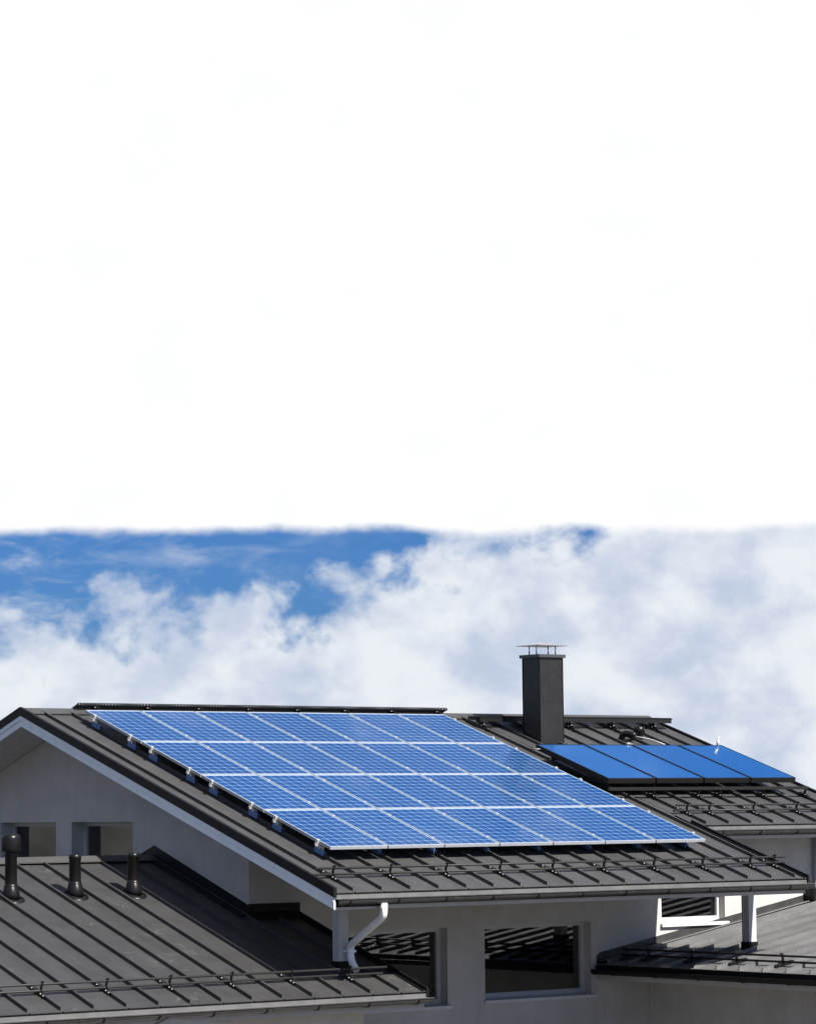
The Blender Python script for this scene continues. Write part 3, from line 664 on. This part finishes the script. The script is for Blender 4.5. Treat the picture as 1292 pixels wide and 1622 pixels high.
# ------------------------------------------------------------------ roof walkways
def walkway(label, x0, x1, y0, y1, z, feet, fy, tilt=0.0, tall=.028):
    t = empty('roof_walkway', label, 'roof walkway', (x0, y0, z), 'grated walkways below the ridge')
    L_ = x1-x0; w = y1-y0; mb = MB()
    mb.box((0, 0, .028), (L_, .014, .040)); mb.box((0, 0, .028-tall), (L_, .010, .010))
    n = int(L_/.055)
    for k_ in range(n+1): mb.box((k_*L_/n-.013, .0005, .0101), (k_*L_/n+.013, .0095, .0279))
    link('front_edge', mb.mesh('front_edge', 'black'), t, local=True)
    mb = MB(); mb.box((0, w-.012, 0), (L_, w, .055)); mb.v = [(a, b, c-tilt*b) for a, b, c in mb.v]; link('rear_edge', mb.mesh('rear_edge', 'rail'), t, local=True)
    mb = MB(); n = int(L_/.06)
    for k_ in range(n+1): mb.box((k_*L_/n, .0145, .008), (k_*L_/n+.034, w-.0125, .030))
    for k_ in range(4): mb.box((0, .06+k_*(w-.12)/3, .0305), (L_, .075+k_*(w-.12)/3, .036))
    mb.v = [(a, b, c-tilt*b) for a, b, c in mb.v]; tag(link('grating', mb.mesh('grating', 'black'), t, local=True), None, kind='stuff')
    for xf in feet:
        ybase = fy; zb_ = zr(ybase)-z
        pm = MB(); pm.prism([(-.008, .02, -.002), (-.008, w*.6, -.002-tilt*w*.6), (-.008, ybase-y0+.10, zr(ybase+.1)-z+.03), (-.008, ybase-y0-.12, zr(ybase-.12)-z+.03)], (.016, 0, 0))
        pm.hexa([(-.03, .03, -.02-tilt*.03), (.03, .03, -.02-tilt*.03), (.03, w-.05, -.02-tilt*(w-.05)), (-.03, w-.05, -.02-tilt*(w-.05))], [(-.03, .03, -.003-tilt*.03), (.03, .03, -.003-tilt*.03), (.03, w-.05, -.003-tilt*(w-.05)), (-.03, w-.05, -.003-tilt*(w-.05))])
        b = link('bracket', pm.mesh('bracket', 'black'), t, (xf-x0, 0, 0), local=True)
        for yy in (-.10, .08):
            rm = MB(); yq = ybase-y0+yy; zq = zr(ybase+yy)-z+.045
            rm.tube([(-.035, yq, zq), (.035, yq, zq)], .026, 10); link('clamp', rm.mesh('clamp', 'black', True), b, local=True)
        for yy, zz_ in ((.03, -.03), (ybase-y0-.02, (zr(ybase)-z)*.55)):
            rm = MB(); rm.tube([(-.04, yy, zz_), (-.008, yy, zz_)], .011, 8); link('bolt', rm.mesh('bolt', 'bolt'), b, local=True)
walkway('long grated walkway on the ridge behind the blue solar array', .20, 7.55, 6.88, 7.22, 2.175, [sx(k_) for k_ in (2, 4, 6, 8, 10, 12, 14, 16)], 6.72, .36)
walkway('short grated walkway beside the chimney on its shadowed brackets', 7.82, 12.2, 6.30, 6.64, 2.025, [sx(k_) for k_ in (17, 19, 21, 23, 25)], 6.26, 0.0, .085)

# ------------------------------------------------------------------ vents and small roof fittings
def vent(name, label, x, y, zf, hgt, r, cap=False, cat='vent pipe'):
    t = empty(name, label, cat, (x, y, zf(y)), 'vent pipes on the annex roof')
    mb = MB(); mb.tube([(0, 0, .02), (0, 0, .10), (0, 0, .15), (0, 0, hgt-.07), (0, 0, hgt-.068), (0, 0, hgt)], [r*1.02, r*1.02, r, r*.98, r*1.05, r*1.05], 24); link('pipe', mb.mesh('pipe', 'pipe_black', True), t, local=True)
    mb = MB(); mb.tube([(0, -.012, -.015), (0, -.010, .05), (0, -.006, .10), (0, 0, .145), (0, 0, .17), (0, 0, .20)], [r*1.40, r*1.38, r*1.32, r*1.18, r*1.10, r*1.08], 24); link('boot', mb.mesh('boot', 'pipe_black', True), t, local=True)
    mb = MB(); n = 28; ring = []
    for (rr, hz) in ((2.25, .006), (2.2, .016), (1.7, .03)): ring.append([(rr*r*math.cos(2*math.pi*k_/n), rr*r*1.15*math.sin(2*math.pi*k_/n)*CS, rr*r*1.15*math.sin(2*math.pi*k_/n)*SN+hz) for k_ in range(n)])
    vs = [v for q in ring for v in q]; fs = [(a*n+k_, a*n+(k_+1) % n, (a+1)*n+(k_+1) % n, (a+1)*n+k_) for a in range(2) for k_ in range(n)]
    mb.add(vs, fs); link('flange', mb.mesh('flange', 'pipe_black', True), t, local=True)
    if cap:
        mb = MB(); mb.tube([(0, 0, hgt-.02), (0, 0, hgt-.01), (0, 0, hgt+.03), (0, 0, hgt+.17), (0, 0, hgt+.215), (0, 0, hgt+.23)], [r*.9, r*1.45, r*1.6, r*1.6, r*1.45, r*1.05], 28); link('hood', mb.mesh('hood', 'pipe_black', True), t, local=True)
    return t
vent('vent_pipe', 'black vent pipe with wide round hood at the left edge', -3.22, 3.13, zl, .66, .085, True)
vent('vent_pipe', 'middle plain black vent pipe of the annex roof', -2.16, 3.16, zl, .58, .085)
vent('vent_pipe', 'plain black vent pipe next to the shaded wall', -1.19, 3.15, zl, .585, .085)
vz = zr
t = empty('roof_ventilator', 'squat black roof ventilator just above the collectors', 'ventilator', (11.0, 5.83, zr(5.83)))
mb = MB(); mb.tube([(0, 0, -.02), (0, 0, .09), (0, 0, .10)], [.075, .06, .06], 20); link('base', mb.mesh('base', 'pipe_black', True), t, local=True)
mb = MB(); mb.tube([(0, 0, .09), (0, 0, .095), (0, 0, .20), (0, 0, .215)], [.06, .10, .095, .05], 20); link('hood', mb.mesh('hood', 'pipe_black', True), t, local=True)
t = empty('collector_pipe', 'black insulated pipe with white tube leading to the collectors', 'pipe', (10.55, 5.75, zr(5.75)))
mb = MB(); mb.tube(smooth_path([(0, .05, -.03), (0, .0, .11), (.06, -.12, .10), (.10, -.22, .06)], .06), .055, 14); link('insulated_pipe', mb.mesh('insulated_pipe', 'pipe_black', True), t, local=True)
mb = MB(); mb.box((-.12, -.14, -.02), (.12, .10, .015)); link('flange', mb.mesh('flange', 'flash'), t, local=True)
mb = MB(); mb.tube(smooth_path([(.08, -.18, .06), (.22, -.48, -.0), (.24, -.80, -.10)], .3), .011, 10); link('white_tube', mb.mesh('white_tube', 'frame', True), t, local=True)
t = empty('air_valve', 'small steel air valve standing at the top right collector corner', 'valve', (11.46, 4.33, kz(4.33)-.04))
mb = MB(); mb.tube([(0, 0, 0), (0, 0, .05), (0, 0, .052), (0, 0, .13), (0, 0, .135), (0, 0, .17)], [.018, .018, .03, .03, .015, .015], 12); link('body', mb.mesh('body', 'clamp', True), t, local=True)
mb = MB(); mb.tube([(-.02, 0, .17), (.05, 0, .18)], .012, 8); link('lever', mb.mesh('lever', 'clamp'), t, local=True)
t = empty('pipe_coupling', 'shiny pipe coupling at the top edge of the second collector', 'coupling', (9.45, 4.38, kz(4.38)))
mb = MB(); mb.tube([(-.05, 0, 0), (-.02, 0, .01), (.02, 0, .01), (.07, -.03, .0)], [.015, .028, .028, .014], 12); link('coupling', mb.mesh('coupling', 'bolt', True), t, local=True)
t = empty('pipe_stub', 'short steel pipe stub beside the left end of the collectors', 'pipe', (7.30, 4.30, kz(4.30)-.06))
mb = MB(); mb.tube([(0, .06, .01), (.03, -.02, 0), (.10, -.05, 0)], .014, 8); link('stub', mb.mesh('stub', 'bolt', True), t, local=True)
# unseen grassy rise added to give the gable windows a dull grey reflection
mb = MB(); rnd = random.Random(3); nx, ny = 40, 10
for a in range(nx+1):
    for b in range(ny+1):
        x = -95+108*a/nx; y = 46+40*b/ny; hgt = 13*math.sin(math.pi*b/ny)*min(1, min(a, nx-a)/5)
        mb.v.append((x, y, GZ-.05+hgt+(rnd.uniform(-.3, .3) if hgt > .5 else 0)))
for a in range(nx):
    for b in range(ny): mb.f.append((a*(ny+1)+b, (a+1)*(ny+1)+b, (a+1)*(ny+1)+b+1, a*(ny+1)+b+1))
tag(link('added_hill', mb.mesh('added_hill', 'added_grass', True)), 'added grassy rise out of view, mirrored in the gable windows', kind='structure')

# ------------------------------------------------------------------ little canopy in front of the annex
t = empty('entrance_canopy', 'dark roof of a small canopy just peeking in at the bottom edge', 'canopy', (-4.7, -5, GZ))
zc = -1.97
for sgn in (-1, 1):
    mb = MB(); mb.hexa([(-4.7, -7.2, zc-.06), (-4.7+sgn*1.3, -7.2, zc-.06-.5), (-4.7+sgn*1.3, -3.05, zc-.06-.5), (-4.7, -3.05, zc-.06)], [(-4.7, -7.2, zc), (-4.7+sgn*1.3, -7.2, zc-.5), (-4.7+sgn*1.3, -3.05, zc-.5), (-4.7, -3.05, zc)])
    link('roof_slope', mb.mesh('roof_slope', 'gutter'), t)
    mb = MB(); mb.hexa([(-4.7, -3.049, zc-.09), (-4.7+sgn*1.32, -3.049, zc-.09-.5), (-4.7+sgn*1.32, -3.02, zc-.09-.5), (-4.7, -3.02, zc-.09)], [(-4.7, -3.049, zc+.015), (-4.7+sgn*1.32, -3.049, zc+.015-.5), (-4.7+sgn*1.32, -3.02, zc+.015-.5), (-4.7, -3.02, zc+.015)])
    link('verge_board', mb.mesh('verge_board', 'flash'), t)
    for y in (-3.3, -6.9):
        mb = MB(); mb.box((-4.7+sgn*1.05-.05, y-.05, GZ), (-4.7+sgn*1.05+.05, y+.05, zc-.46)); link('post', mb.mesh('post', 'white'), t)
